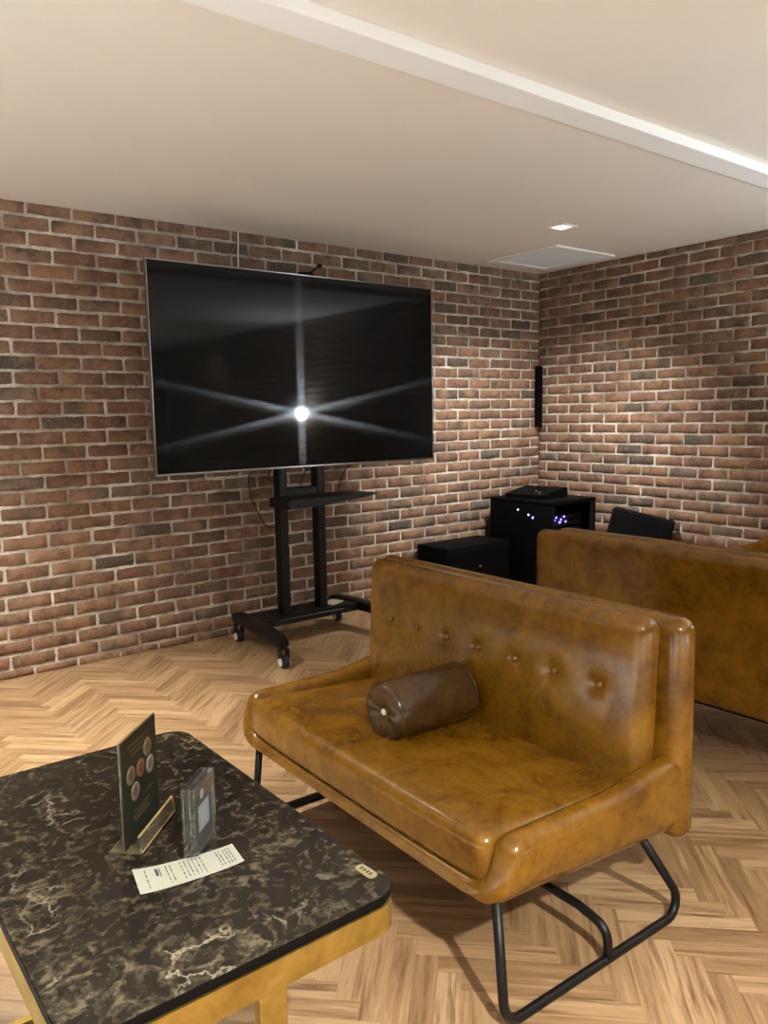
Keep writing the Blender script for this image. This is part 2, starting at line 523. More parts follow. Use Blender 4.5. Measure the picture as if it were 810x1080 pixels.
# air vent
t = thing('ceiling_vent', 'white square louvred air vent in the ceiling at the brick corner', 'vent', (-.455, -.495, H))
bm = bmesh.new()
a, b = .315, .262
for q in ((-a, a, b, a), (-a, a, -a, -b), (-a, -b, -b, b), (b, a, -b, b)): box(bm, *q, -.014, 0, .003, 1)
link('frame', bm, M_trimw, t, smooth=False)
bm = bmesh.new(); box(bm, -b, b, -b, b, -.004, -.001)
link('back_plate', bm, M_trimw, t, smooth=False)
bm = bmesh.new()
for k in range(15):
    y = -.245 + .035 * k
    box(bm, -b, b, -.012, .012, -.0012, .0012, M=Matrix.Translation((0, y, -.011)) @ Matrix.Rotation(math.radians(12), 4, 'X'))
link('louvres', bm, M_trimw, t, smooth=False)

# ------------------------------------------------------------------ sofa
def make_sofa(name, label, loc, rz, arm_top=.415, back_top=.80):
    t = thing(name, label, 'sofa', loc, rz, 'caramel leather sofas')
    W2 = .63; T = .075; ro, ri = .085, .05
    Y0, Y1 = -.345, .30
    def zb(y): return .256 - .034 * (y + .345) / .69
    def zt(y): return arm_top + .03 * smooth01((y - .02) / .26)
    def profile(y):
        b, top = zb(y), zt(y); P = []
        for k in range(13):
            a = PI * k / 12; P.append((-(W2 - T / 2) + T / 2 * math.cos(a), top - T / 2 + T / 2 * math.sin(a)))
        for k in range(9):
            a = PI + PI / 2 * k / 8; P.append((-W2 + ro + ro * math.cos(a), b + ro + ro * math.sin(a)))
        for k in range(9):
            a = 1.5 * PI + PI / 2 * k / 8; P.append((W2 - ro + ro * math.cos(a), b + ro + ro * math.sin(a)))
        for k in range(13):
            a = PI * k / 12; P.append(((W2 - T / 2) + T / 2 * math.cos(a), top - T / 2 + T / 2 * math.sin(a)))
        bi = b + .045
        for k in range(9):
            a = 2 * PI - PI / 2 * k / 8; P.append((W2 - T - ri + ri * math.cos(a), bi + ri + ri * math.sin(a)))
        for k in range(9):
            a = 1.5 * PI - PI / 2 * k / 8; P.append((-W2 + T + ri + ri * math.cos(a), bi + ri + ri * math.sin(a)))
        return P
    rr = .032
    st = [(Y0 + rr * (1 - math.sin(a)), rr * (1 - math.cos(a))) for a in [PI / 2 * k / 6 for k in range(6, -1, -1)]]
    st = [(y, d) for y, d in st] + [(Y0 + rr + (Y1 - Y0 - rr) * k / 12, 0) for k in range(1, 13)]
    bm = bmesh.new(); rings = []
    for y, d in st:
        P = profile(y); n = len(P); R = []
        for i in range(n):
            x0, z0 = P[i - 1]; x1, z1 = P[(i + 1) % n]
            tx, tz = x1 - x0, z1 - z0; l = math.hypot(tx, tz) or 1
            nx, nz = -tz / l, tx / l      # inward for this winding
            x, z = P[i][0] + nx * d, P[i][1] + nz * d
            lean = .05 * (z - zb(y)) / (arm_top - zb(y)) * (1 - smooth01((y - Y0) / .5))
            R.append(bm.verts.new((x * (1 - .022 * (1 - smooth01((y - Y0) / .6))), y + lean, z)))
        rings.append(R)
    for A, B in zip(rings, rings[1:]):
        n = len(A)
        for i in range(n): bm.faces.new((A[i], A[(i + 1) % n], B[(i + 1) % n], B[i]))
    # flat front cap, split at the bottom corners so that the arms and the rail stay separate pieces
    A = rings[0]
    for out_, inn in ([(list(range(6, 22)), list(range(6, -1, -1)) + list(range(61, 52, -1))), (list(range(37, 21, -1)), list(range(37, 53)))]):
        for k in range(15):
            q = []
            for i_ in (out_[k], out_[k + 1], inn[k + 1], inn[k]):
                if A[i_] not in q: q.append(A[i_])
            bm.faces.new(q)
    bm.faces.new([A[21], A[22], A[52], A[53]])
    bmesh.ops.recalc_face_normals(bm, faces=bm.faces)
    for nm, test in (('armrest', lambda c: c.x < -.54), ('armrest', lambda c: c.x > .54), ('base', lambda c: abs(c.x) <= .54)):
        q = bm.copy()
        bmesh.ops.delete(q, geom=[f for f in q.faces if not test(f.calc_center_median())], context='FACES')
        link(nm, q, M_leather, t, sharp=60)
    bm.free()
    # back shell
    hz = (back_top - .222) / 2
    bm = bmesh.new()
    def sh(p):
        f = (p.z + hz) / (2 * hz)
        return Vector((p.x * (1 - .006 * f), p.y - .012 * f * 0, p.z))
    rbox(bm, W2 + .006, .042, hz, .038, (14, 1, 8), sh)
    o = link('back_shell', bm, M_leather, t); o.location = (0, .306, .222 + hz)
    # seat cushion: slopes down to the back, crowned
    bm = bmesh.new()
    hx, hy, h3 = W2 - T - .004, .292, .062
    def sc(p):
        u, v = p.x / hx, p.y / hy
        z = p.z
        if z > 0: z += .014 * (1 - u ** 4) * (1 - v ** 4)
        bulge = .010 * max(0, -v) ** 6 * (1 - u ** 4)
        return Vector((p.x, p.y - bulge, z - .035 * (v + 1) * .5))
    rbox(bm, hx, hy, h3, .036, (16, 10, 2), sc)
    o = link('seat_cushion', bm, M_leather, t); o.location = (0, -.033, .348)
    # back cushion with a row of seven buttons
    bx, bz, by = .580, (back_top + .004 - .335) / 2, .045
    cz = .335 + bz
    btn = [(-.441 + .147 * k + .014, .612 - cz) for k in range(7)]
    bm = bmesh.new()
    def bc(p):
        u, v = p.x / bx, p.z / bz
        y = p.y
        if y < 0:
            y -= .020 * (1 - u ** 6) * (1 - v ** 6)
            for x0, z0 in btn:
                d2 = ((p.x - x0) ** 2 + (p.z - z0) ** 2)
                y += .010 * math.exp(-d2 / .00025) + .004 * math.exp(-d2 / .002)
        return Vector((p.x, y, p.z))
    rbox(bm, bx, by, bz, .038, (90, 2, 36), bc)
    bc_o = link('back_cushion', bm, M_leather, t); bc_o.location = (0, .222, cz); bc_o.rotation_euler = (math.radians(-3.0), 0, 0)
    me = None
    for x0, z0 in btn:
        if me is None:
            b2 = bmesh.new(); lathe(b2, [(0, -.006), (.006, -.0052), (.010, -.002), (.0115, .002), (.010, .006)], Matrix.Rotation(PI / 2, 4, 'X') @ Matrix.Scale(-1, 4, (0, 0, 1)), 16)
            bo = link('button', b2, M_leather, bc_o); me = bo.data
        else:
            bo = bpy.data.objects.new('button', me); COL.objects.link(bo); bo.parent = bc_o
        bo.location = (x0, -by - .0055 - .020 * (1 - (x0 / bx) ** 6) * (1 - (z0 / bz) ** 6) + .013, z0)
    # sled legs of bent black tube and the stretcher between them
    r = .0115
    for s in (-1, 1):
        bm = bmesh.new(); x = .612 if s > 0 else -.53
        tube(bm, fillet([(x - s * .035, -.315, .275), (x, -.325, r), (x, .345, r), (x - s * .03, .19, .245)], .045), r)
        link('sled_leg', bm, M_black, t)
    bm = bmesh.new(); x = .612; xl = -.53
    tube(bm, fillet([(xl, .02, r), (xl, .02, .088), (xl + .09, .02, .105), (x - .09, .02, .105), (x, .02, .088), (x, .02, r)], .04), r)
    link('stretcher', bm, M_black, t)
    return t

sofa1 = make_sofa('leather_sofa', 'caramel leather two-seat sofa facing the marble table with a bolster on its seat', (-3.485, -2.64, 0), -PI / 2 - .022)
sofa2 = dup(sofa1, (-1.955, -2.61, 0), PI / 2, 'caramel leather sofa seen from behind, its plain back towards the first sofa', 'caramel leather sofas')
sofa3 = make_sofa('leather_sofa', 'caramel leather sofa at the right edge against the right brick wall, only its arm showing', (-.40, -2.60, 0), -PI / 2, .53, .80)

# bolster pillow
t = thing('bolster_pillow', 'brown leather bolster pillow lying on the front sofa seat', 'pillow', (-3.505, -2.615, .396))
Mb = Matrix.Translation((-.155, 0, .087)) @ Matrix.Rotation(math.radians(-1), 4, 'Z') @ Matrix.Rotation(PI / 2, 4, 'Y')
bm = bmesh.new(); R = .086
prof = [(0, .012), (.015, .008), (.03, .003), (.05, .0), (.066, -.001), (.076, .003), (.083, .012), (R, .026)]
full = prof + [(R + .001 * math.sin(PI * k / 8), .026 + .258 * k / 8) for k in range(1, 8)] + [(r_, .31 - z_) for r_, z_ in reversed(prof)]
lathe(bm, full, Mb, 40)
for v in bm.verts:      # pleats gathered towards the end button
    q = Mb.inverted() @ v.co
    rad = math.hypot(q.x, q.y)
    if rad < .07 and (q.z < .05 or q.z > .26):
        a = math.atan2(q.y, q.x); q.z += .002 * math.sin(a * 10) * (rad / .07); v.co = Mb @ q
link('cover', bm, M_bolster, t)
for zz in (.018, .292):
    bm = bmesh.new(); tube(bm, [Mb @ Vector((.0845 * math.cos(a), .0845 * math.sin(a), zz)) for a in [2 * PI * k / 40 for k in range(41)]], .0032, 8)
    link('piping', bm, M_bolster, t)
for zz, s in ((.010, 1), (.300, -1)):
    bm = bmesh.new(); lathe(bm, [(0, -.006 * s), (.006, -.005 * s), (.0095, -.001 * s), (.010, .004 * s)], Mb @ Matrix.Translation((0, 0, zz)), 16)
    b = link('button', bm, mat('cream_button', (.75, .7, .55), .35), t); b['label'] = 'cream end button'

# ------------------------------------------------------------------ marble table
TX0, TX1, TY0, TY1, TZ = -4.745, -4.224, -3.403, -2.555, .57
tcx, tcy = (TX0 + TX1) / 2, (TY0 + TY1) / 2
t = thing('marble_table', 'low table with dark brown marble top and gold metal frame in the left foreground', 'table', (tcx, tcy, 0))
hx, hy = (TX1 - TX0) / 2, (TY1 - TY0) / 2
def ring_slab(bm, x, y, z0, z1, r, bev):
    prism(bm, rrect(-x, x, -y, y, r, 8), z0, z1)
    es = [e for e in bm.edges if abs(e.verts[0].co.z - e.verts[1].co.z) < 1e-6 and len(e.link_faces) == 2 and any(len(f.verts) > 4 for f in e.link_faces)]
    if bev: bmesh.ops.bevel(bm, geom=es, offset=bev, segments=2, affect='EDGES')
bm = bmesh.new(); ring_slab(bm, hx - .001, hy - .001, TZ - .004, TZ, .044, .001)
link('table_top', bm, M_marble, t, sharp=40)
bm = bmesh.new(); ring_slab(bm, hx, hy, TZ - .013, TZ - .002, .045, .001)
o = link('edge_band', bm, M_satin, t, sharp=40); o['label'] = 'black edge band'
bm = bmesh.new(); ring_slab(bm, hx - .005, hy - .005, TZ - .021, TZ - .013, .042, 0)
link('shadow_gap', bm, M_satin, t, sharp=40)
bm = bmesh.new()
o_, i_ = rrect(-hx + .001, hx - .001, -hy + .001, hy - .001, .044, 8), rrect(-hx + .016, hx - .016, -hy + .016, hy - .016, .03, 8)
vv = [[bm.verts.new((x, y, z)) for x, y in P] for P in (o_, i_) for z in (TZ - .066, TZ - .021)]
n = len(o_)
for k in range(n):
    k2 = (k + 1) % n
    for A, B in ((0, 1), (1, 3), (3, 2), (2, 0)): bm.faces.new((vv[A][k], vv[A][k2], vv[B][k2], vv[B][k]))
link('apron', bm, M_brass, t, sharp=40)
for (x, y, wx, wy) in ((.025, -hy + .014, .022, .010), (.025, hy - .014, .022, .010)):
    bm = bmesh.new(); box(bm, x - wx, x + wx, y - wy, y + wy, .012, TZ - .0225, .002, 1)
    link('leg', bm, M_brass, t, smooth=False)
for y in (-hy + .014, hy - .014):
    bm = bmesh.new(); box(bm, -hx + .02, hx - .02, y - .012, y + .012, 0, .014, .002, 1)
    link('foot_bar', bm, M_brass, t, smooth=False)
# small oval plate near the right corner
Mp = Matrix.Translation((-4.234 - tcx - .011, -3.333 - tcy, TZ)) @ Matrix.Rotation(math.radians(93), 4, 'Z')
bm = bmesh.new(); prism(bm, rrect(-.0225, .0225, -.0095, .0095, .009, 8), 0, .0015, Mp)
pl = link('name_plate', bm, mat('plate_gold', (.62, .52, .30), .35, .6), t, smooth=False); pl['label'] = 'small oval gold plate with dark marks'
bm = bmesh.new()
for k in range(4):
    prism(bm, rrect(-.0022, .0022, -.0035, .0035, .0012, 3), .0015, .0019, Mp @ Matrix.Translation((-.0115 + .0075 * k, 0, 0)))
link('plate_marks', bm, M_ink, pl, smooth=False)

# ------------------------------------------------------------------ menu holder
pl_, pr_ = Vector((-4.534, -3.025, TZ)), Vector((-4.429, -2.919, TZ))
ang = math.atan2(pr_.y - pl_.y, pr_.x - pl_.x)
t = thing('menu_stand', 'clear acrylic stand holding a tall dark green menu card on the marble table', 'menu stand', tuple((pl_ + pr_) / 2), ang)
w2 = (pr_ - pl_).length / 2
bm = bmesh.new(); box(bm, -w2, w2, -.030, .030, 0, .003, .0008, 1)
link('base_plate', bm, M_amber, t, smooth=False)
bm = bmesh.new()
Mt = Matrix.Translation((0, -.0035, .003)) @ Matrix.Rotation(math.radians(34), 4, 'X')
box(bm, -w2, w2, -.0012, .0012, 0, .030, M=Matrix.Translation((0, -.030, .003)) @ Matrix.Rotation(math.radians(-8), 4, 'X'))
lip = link('front_lip', bm, mat('thin_acrylic', (.97, .95, .88), .04, 0, IOR=1.3, Transmission_Weight=.97), t, smooth=False)
Ml = Matrix.Translation((0, -.030, .003)) @ Matrix.Rotation(math.radians(-8), 4, 'X')
for q in ((-w2, w2, -.0016, .0016, .0285, .0305), (-w2, w2, -.0016, .0016, 0, .0016), (w2 - .0016, w2, -.0016, .0016, .0016, .0285)):
    bm = bmesh.new(); box(bm, *q, M=Ml)
    o = link('lip_edge', bm, mat_edge_glow, lip, smooth=False); o['label'] = 'acrylic edge with its gold glow painted on'
bm = bmesh.new(); box(bm, -w2, w2, .0012, .0030, .003, .197)
for_b = link('back_sheet', bm, M_amber, t, smooth=False)
bm = bmesh.new(); box(bm, -w2 + .001, w2 - .001, -.0010, .0010, .004, .196)
card = link('menu_card', bm, M_green, t, smooth=False)
for x0, x1, z in ((-.045, .045, .176), (-.038, .036, .166), (-.03, .028, .156), (-.03, .03, .052), (-.036, .02, .044), (-.03, .03, .036), (.02, .05, .068)):
    bm = bmesh.new(); box(bm, x0, x1, -.0016, -.0010, z, z + .0035)
    link('text_line', bm, M_gold, card, smooth=False)
for k, (x, z, c) in enumerate(((-.038, .125, (.30, .24, .17)), (.002, .122, (.34, .17, .07)), (.042, .112, (.42, .42, .42)), (.034, .148, (.32, .24, .16)), (-.024, .090, (.36, .26, .22)))):
    bm = bmesh.new(); Mr = Matrix.Translation((x, -.0010, z)) @ Matrix.Rotation(PI / 2, 4, 'X')
    lathe(bm, [(0, .0006), (.011, .0008), (.016, .0012), (.0165, 0)], Mr, 20)
    dsh = link('dish_picture', bm, mat('dish_picture_%d' % k, tuple(a * .5 for a in c), .5), card)
    bm = bmesh.new(); lathe(bm, [(0, .0016), (.006, .0015), (.009, .0008)], Mr, 14)
    link('food', bm, mat('food_%d' % k, tuple(a * b * .6 for a, b in zip(c, (.55, .4, .3))), .5), dsh)

# ------------------------------------------------------------------ acrylic display block
ql, qr = Vector((-4.444, -3.122, TZ)), Vector((-4.380, -3.062, TZ))
ang = math.atan2(qr.y - ql.y, qr.x - ql.x)
t = thing('display_block', 'thick clear acrylic display block with a dark card standing behind the receipt', 'display block', tuple((ql + qr) / 2), ang)
w2 = (qr - ql).length / 2 + .002; hh = .124
bm = bmesh.new(); box(bm, -w2, w2, 0, .012, 0, hh, .0015, 2)
link('front_block', bm, M_acrylic, t, smooth=False)
bm = bmesh.new(); box(bm, -w2, w2, .0138, .025, 0, hh, .0015, 2)
link('rear_block', bm, M_acrylic, t, smooth=False)
bm = bmesh.new(); box(bm, -w2 + .007, w2 - .007, .0124, .0134, .008, hh - .008)
c2 = link('card', bm, M_cardblack, t, smooth=False)
bm = bmesh.new(); box(bm, -.022, .024, .0121, .0125, .036, .082)
link('pale_square', bm, M_pale, c2, smooth=False)
bm = bmesh.new(); lathe(bm, [(0, .0004), (.008, .0003), (.0085, 0)], Matrix.Translation((-.004, .0124, .099)) @ Matrix.Rotation(PI / 2, 4, 'X'), 18)
link('round_mark', bm, M_pale, c2, smooth=False)

# ------------------------------------------------------------------ receipt
A, B, Cc, D = Vector((-4.546, -3.089, 0)), Vector((-4.380, -3.122, 0)), Vector((-4.389, -3.184, 0)), Vector((-4.561, -3.165, 0))
def rz_(u): return .0012 + .0045 * (abs(u - .5) * 2) ** 3
def rpt(u, v, dz=0):
    p = (A * (1 - u) + B * u) * (1 - v) + (D * (1 - u) + Cc * u) * v
    return Vector((p.x + 4.47, p.y + 3.14, rz_(u) + dz))
t = thing('paper_receipt', 'long white printed receipt lying on the marble table', 'receipt', (-4.47, -3.14, TZ))
bm = bmesh.new()
G = [[(bm.verts.new(rpt(i / 16, j / 3, .0003)), bm.verts.new(rpt(i / 16, j / 3, -.0001))) for j in range(4)] for i in range(17)]
for i in range(16):
    for j in range(3):
        for s in (0, 1): bm.faces.new((G[i][j][s], G[i + 1][j][s], G[i + 1][j + 1][s], G[i][j + 1][s]))
link('sheet', bm, M_paper, t)
bm = bmesh.new()
rnd = random.Random(5)
def bar(u0, u1, v0, v1):
    k = max(1, int((u1 - u0) / .06) + 1)
    for i in range(k):
        a, b = u0 + (u1 - u0) * i / k, u0 + (u1 - u0) * (i + 1) / k
        bm.faces.new([bm.verts.new(rpt(x, y, .0006)) for x, y in ((a, v0), (b, v0), (b, v1), (a, v1))])
for u in (.10, .30, .34, .44, .48, .52, .56, .60, .64, .80, .83, .87, .90, .93):
    v = .12
    while v < .82:
        l = rnd.uniform(.05, .16); bar(u, u + .011, v, min(.86, v + l)); v += l + rnd.uniform(.02, .07)
bar(.195, .225, .15, .45); bar(.235, .245, .15, .5)
o = link('print', bm, M_ink, t, smooth=False); o['label'] = 'lines of small grey print'; o['kind'] = 'stuff'

# ------------------------------------------------------------------ television and its cart
TVX, TVY = -2.508, -.50
W, Z0, Z1 = 1.845, 1.030, 2.094
t = thing('television', 'very large flat black television on a wheeled stand before the brick wall', 'television', (TVX, TVY, Z0))
hgt = Z1 - Z0; w2 = W / 2
bm = bmesh.new(); box(bm, -w2 + .004, w2 - .004, .004, .030, .004, hgt - .004, .004, 2)
box(bm, -w2 * .7, w2 * .7, .030, .068, .10, hgt * .72, .012, 2)
link('housing', bm, M_satin, t, sharp=40)
bm = bmesh.new(); e = .007
for q in ((-w2, w2, hgt - e, hgt), (-w2, -w2 + e, e, hgt - e), (w2 - e, w2, e, hgt - e), (-w2, w2, 0, e + .004)):
    box(bm, q[0], q[1], -.006, .022, q[2], q[3], .0025, 2)
link('bezel', bm, M_silver, t, sharp=40)
bm = bmesh.new(); uv = bm.loops.layers.uv.new('UVMap')
f = bm.faces.new([bm.verts.new(p) for p in ((-w2 + e, -.002, e + .004), (w2 - e, -.002, e + .004), (w2 - e, -.002, hgt - e), (-w2 + e, -.002, hgt - e))])
for lp, c in zip(f.loops, ((0, 0), (1, 0), (1, 1), (0, 1))): lp[uv].uv = c
r = bmesh.ops.extrude_face_region(bm, geom=[f])
for v in [g for g in r['geom'] if isinstance(g, bmesh.types.BMVert)]: v.co.y += .005
link('screen', bm, M_screen, t, smooth=False)
bm = bmesh.new()
for dx in (-.13, .13): box(bm, dx - .03, dx + .03, .068, .098, .12, .62, .003, 1)
box(bm, -.2, .2, .075, .095, .30, .36, .003, 1)
link('mount', bm, M_black, t, smooth=False)
# little camera arm on the top edge
t = thing('webcam', 'small black camera on a bent arm on top of the television', 'webcam', (-2.474, TVY + .012, Z1))
bm = bmesh.new(); rbox(bm, .05, .011, .007, .005, (2, 1, 1)); o = link('clip', bm, M_satin, t); o.location = (-.03, 0, .007)
bm = bmesh.new(); tube(bm, fillet([(-.05, 0, .012), (.0, 0, .014), (.06, 0, .058)], .03), .0055, 10); link('arm', bm, M_satin, t)
bm = bmesh.new(); rbox(bm, .011, .012, .009, .004, (1, 1, 1)); o = link('head', bm, M_satin, t); o.location = (.064, 0, .060)

CX, CY = -2.49, -.33
t = thing('television_cart', 'black wheeled television stand with twin poles and a small shelf', 'television stand', (CX, CY, 0))
for s in (-1, 1):
    bm = bmesh.new(); box(bm, s * .13 - .0275, s * .13 + .0275, -.035, .035, .155, 1.62, .006, 2)
    p = link('pole', bm, M_black, t, sharp=40)
    bm = bmesh.new()
    for dx in (-.012, .012): box(bm, s * .13 + dx - .002, s * .13 + dx + .002, -.0362, -.034, .17, 1.6)
    link('groove', bm, M_rubber, p, smooth=False)
for s in (-1, 1):      # splayed feet with rounded ends
    bm = bmesh.new()
    xb, xf = s * .345, s * .415
    pts = [(xb, .20, .148), (xb + s * .02, .0, .150), (xb + s * .045, -.25, .146), (xf, -.47, .134)]
    n = 14; rows = []
    for k in range(n + 1):
        f = k / n * 3; i = min(2, int(f)); g = f - i
        p = Vector(pts[i]).lerp(Vector(pts[i + 1]), g)
        e_ = min(k, n - k); wd = .042 * (1 if e_ > 1 else (.72, .93)[e_]); h_ = .030 * (1 if e_ > 0 else .6)
        rows.append([bm.verts.new((p.x + wd * math.copysign(abs(math.cos(a)) ** .45, math.cos(a)), p.y, p.z + h_ * math.copysign(abs(math.sin(a)) ** .45, math.sin(a)))) for a in [2 * PI * (q + .5) / 16 for q in range(16)]])
    for A_, B_ in zip(rows, rows[1:]):
        for q in range(16): bm.faces.new((A_[q], A_[(q + 1) % 16], B_[(q + 1) % 16], B_[q]))
    bm.faces.new(rows[0]); bm.faces.new(rows[-1])
    link('foot', bm, M_black, t, sharp=50)
bm = bmesh.new()
prism(bm, [(-.35, .12), (.35, .12), (.38, -.10), (.30, -.10), (.20, -.07), (-.20, -.07), (-.30, -.10), (-.38, -.10)], .140, .166)
box(bm, -.34, .34, -.085, -.06, .118, .150, .004, 1)
link('base_bar', bm, M_black, t, smooth=False)
for sx, x, y in ((-1, -.352, .165), (1, .352, .165), (-1, -.410, -.445), (1, .410, -.445)):
    bm = bmesh.new(); box(bm, x - .018, x + .018, y - .02, y + .02, .100, .122, .003, 1)
    for dx in (-.021, .021): box(bm, x + dx - .002, x + dx + .002, y - .032, y + .014, .030, .108, .001, 1)
    c_ = link('caster', bm, M_black, t, smooth=False)
    bm = bmesh.new(); Mw = Matrix.Translation((x - .016, y - .012, .036)) @ Matrix.Rotation(PI / 2, 4, 'Y')
    lathe(bm, [(0, 0), (.030, 0), (.036, .004), (.036, .028), (.030, .032), (0, .032)], Mw, 24)
    link('wheel', bm, M_rubber, c_, sharp=40)
    for dx in (-.027, .023):
        bm = bmesh.new(); lathe(bm, [(0, 0), (.021, 0), (.021, .004), (0, .004)], Matrix.Translation((x + dx, y - .012, .036)) @ Matrix.Rotation(PI / 2, 4, 'Y'), 18)
        h_ = link('hub_cap', bm, M_hub, c_, sharp=40); h_['label'] = 'chrome hub cap'
bm = bmesh.new()     # shelf: flat tray with a deeper lip on the left, thinning to the right
prof = [(-.235, .808), (-.235, .858), (-.215, .862), (.36, .862), (.385, .857), (.26, .838), (.10, .828), (-.05, .812)]
a = [bm.verts.new((x, -.27, z)) for x, z in prof]; b = [bm.verts.new((x * .97, -.042, z)) for x, z in prof]
for k in range(len(prof)): bm.faces.new((a[k], a[(k + 1) % len(prof)], b[(k + 1) % len(prof)], b[k]))
bm.faces.new(a); bm.faces.new(b)
link('shelf', bm, M_black, t, smooth=False)
bm = bmesh.new(); box(bm, -.13, .13, -.03, .01, .862, .905, .004, 1)
link('cross_bracket', bm, M_black, t, smooth=False)

def cable(name, label, pts, r, m, group=None):
    bm = bmesh.new(); P = [Vector(p) for p in pts]; out = []
    for i in range(len(P) - 1):
        p0, p1, p2, p3 = P[max(i - 1, 0)], P[i], P[i + 1], P[min(i + 2, len(P) - 1)]
        for k in range(8):
            u = k / 8
            out.append(.5 * ((2 * p1) + (p2 - p0) * u + (2 * p0 - 5 * p1 + 4 * p2 - p3) * u * u + (3 * p1 - p0 - 3 * p2 + p3) * u ** 3))
    tube(bm, out + [P[-1]], r, 8)
    return tag(link(name, bm, m), label, 'cable', group)
G_ = 'cables under the television'
cable('cable', 'thin black cable looping left of the stand poles under the television', [(-2.80, -.44, 1.06), (-2.835, -.36, .99), (-2.80, -.32, .86), (-2.735, -.30, .73), (-2.69, -.30, .685), (-2.645, -.30, .678), (-2.61, -.292, .70), (-2.60, -.285, .72)], .0035, M_rubber, G_)
cable('cable', 'short black cable hanging between the two stand poles under the television', [(-2.43, -.44, 1.06), (-2.438, -.33, 1.0), (-2.447, -.30, .95), (-2.455, -.29, .90), (-2.46, -.30, .874)], .0032, M_rubber, G_)
cable('cable', 'black cable running down from the television to the right end of the stand shelf', [(-2.13, -.44, 1.06), (-2.15, -.34, 1.0), (-2.20, -.34, .93), (-2.26, -.40, .867)], .0035, M_rubber, G_)
cable('cable', 'short black cable left of the left stand pole just under the television', [(-2.71, -.44, 1.06), (-2.705, -.36, 1.0), (-2.68, -.31, .962), (-2.65, -.30, .95)], .0035, M_rubber, G_)
cable('cable', 'thin white cable down the brick wall above the television', [(-2.657, -.009, 2.398), (-2.659, -.009, 2.33), (-2.664, -.009, 2.22), (-2.664, -.009, 2.05)], .0045, M_white)

# folded paper left on the cart base
t = bmesh.new(); box(t, -.06, .06, -.045, .045, 0, .006, .001, 1)
o = tag(link('paper_slip', t, mat('cream_paper', (.52, .47, .36), .7), smooth=False), 'cream paper slip lying on the base of the television stand', 'paper')
o.location = (CX + .225, CY + .02, .166); o.rotation_euler = (0, 0, .35)

# ------------------------------------------------------------------ sound equipment in the corner
t = thing('equipment_rack', 'black equipment rack cabinet with violet lights in the brick corner', 'equipment rack', (-.42, -.40, 0))
a, b, zt_ = .25, .295, .69
for nm, q in (('top_panel', (-a, a, -b, b, zt_ - .03, zt_)), ('bottom_panel', (-a, a, -b, b, .05, .08)), ('side_panel', (-a, -a + .02, -b, b, .08, zt_ - .03)),
              ('side_panel', (a - .02, a, -b, b, .08, zt_ - .03)), ('back_panel', (-a + .02, a - .02, b - .02, b, .08, zt_ - .03))):
    bm = bmesh.new(); box(bm, *q, .004, 2); link(nm, bm, M_case, t, sharp=40)
bm = bmesh.new()
bm.free()
for x in (-a + .02, a - .05):
    bm = bmesh.new(); box(bm, x, x + .03, -b + .004, -b + .02, .08, zt_ - .03, .002, 1)
    link('rack_rail', bm, M_black, t, smooth=False)
for x in (-.2, .2):
    for y in (-.24, .24):
        bm = bmesh.new(); lathe(bm, [(0, 0), (.028, 0), (.03, .01), (.03, .05), (0, .05)], Matrix.Translation((x, y, 0)), 20)
        link('foot', bm, M_rubber, t, sharp=40)
for y, z, m in ((.012, .614, M_led_w), (-.09, .585, M_led_w), (-.13, .568, M_led_p)):
    bm = bmesh.new(); lathe(bm, [(.008, 0), (.007, .004), (0, .005)], Matrix.Translation((-a, y, z)) @ Matrix.Rotation(-PI / 2, 4, 'Y'), 14)
    o = link('indicator', bm, m, t); o['label'] = 'small glowing indicator'
def rack_unit(z0, z1, label, lit):
    u = thing('rack_amplifier', label, 'amplifier', (-.42, -.40, z0), 0, 'units in the equipment rack')
    h = z1 - z0
    bm = bmesh.new(); box(bm, -.226, .226, -b + .10, .20, .002, h - .002, .003, 1); link('case', bm, M_case, u, smooth=False)
    bm = bmesh.new(); box(bm, -.198, .198, -b + .093, -b + .10, .004, h - .004, .002, 1); f_ = link('front_plate', bm, M_device, u, smooth=False)
    for k in range(7 if lit else 2):
        x = -.14 + .026 * k + (.008 if k % 2 else 0)
        bm = bmesh.new(); box(bm, x, x + (.02 if k == 3 else .011), -b + .089, -b + .094, h * (.30 + .22 * (k % 3)), h * (.30 + .22 * (k % 3)) + .012)
        o = link('indicator_light', bm, M_led_p, f_, smooth=False); o['label'] = 'violet indicator light'
    for k in range(3):
        bm = bmesh.new(); lathe(bm, [(.014, 0), (.012, .014), (0, .015)], Matrix.Translation((.06 + .045 * k, -b + .093, h / 2)) @ Matrix.Rotation(PI / 2, 4, 'X'), 18)
        link('knob', bm, M_black, f_, sharp=40)
rack_unit(.49, .575, 'top lit unit in the corner rack showing violet lights', True)
rack_unit(.40, .48, 'second unit down in the corner equipment rack', False)
rack_unit(.30, .39, 'third unit down in the corner equipment rack', False)
rack_unit(.08, .20, 'lowest unit at the bottom of the corner equipment rack', False)
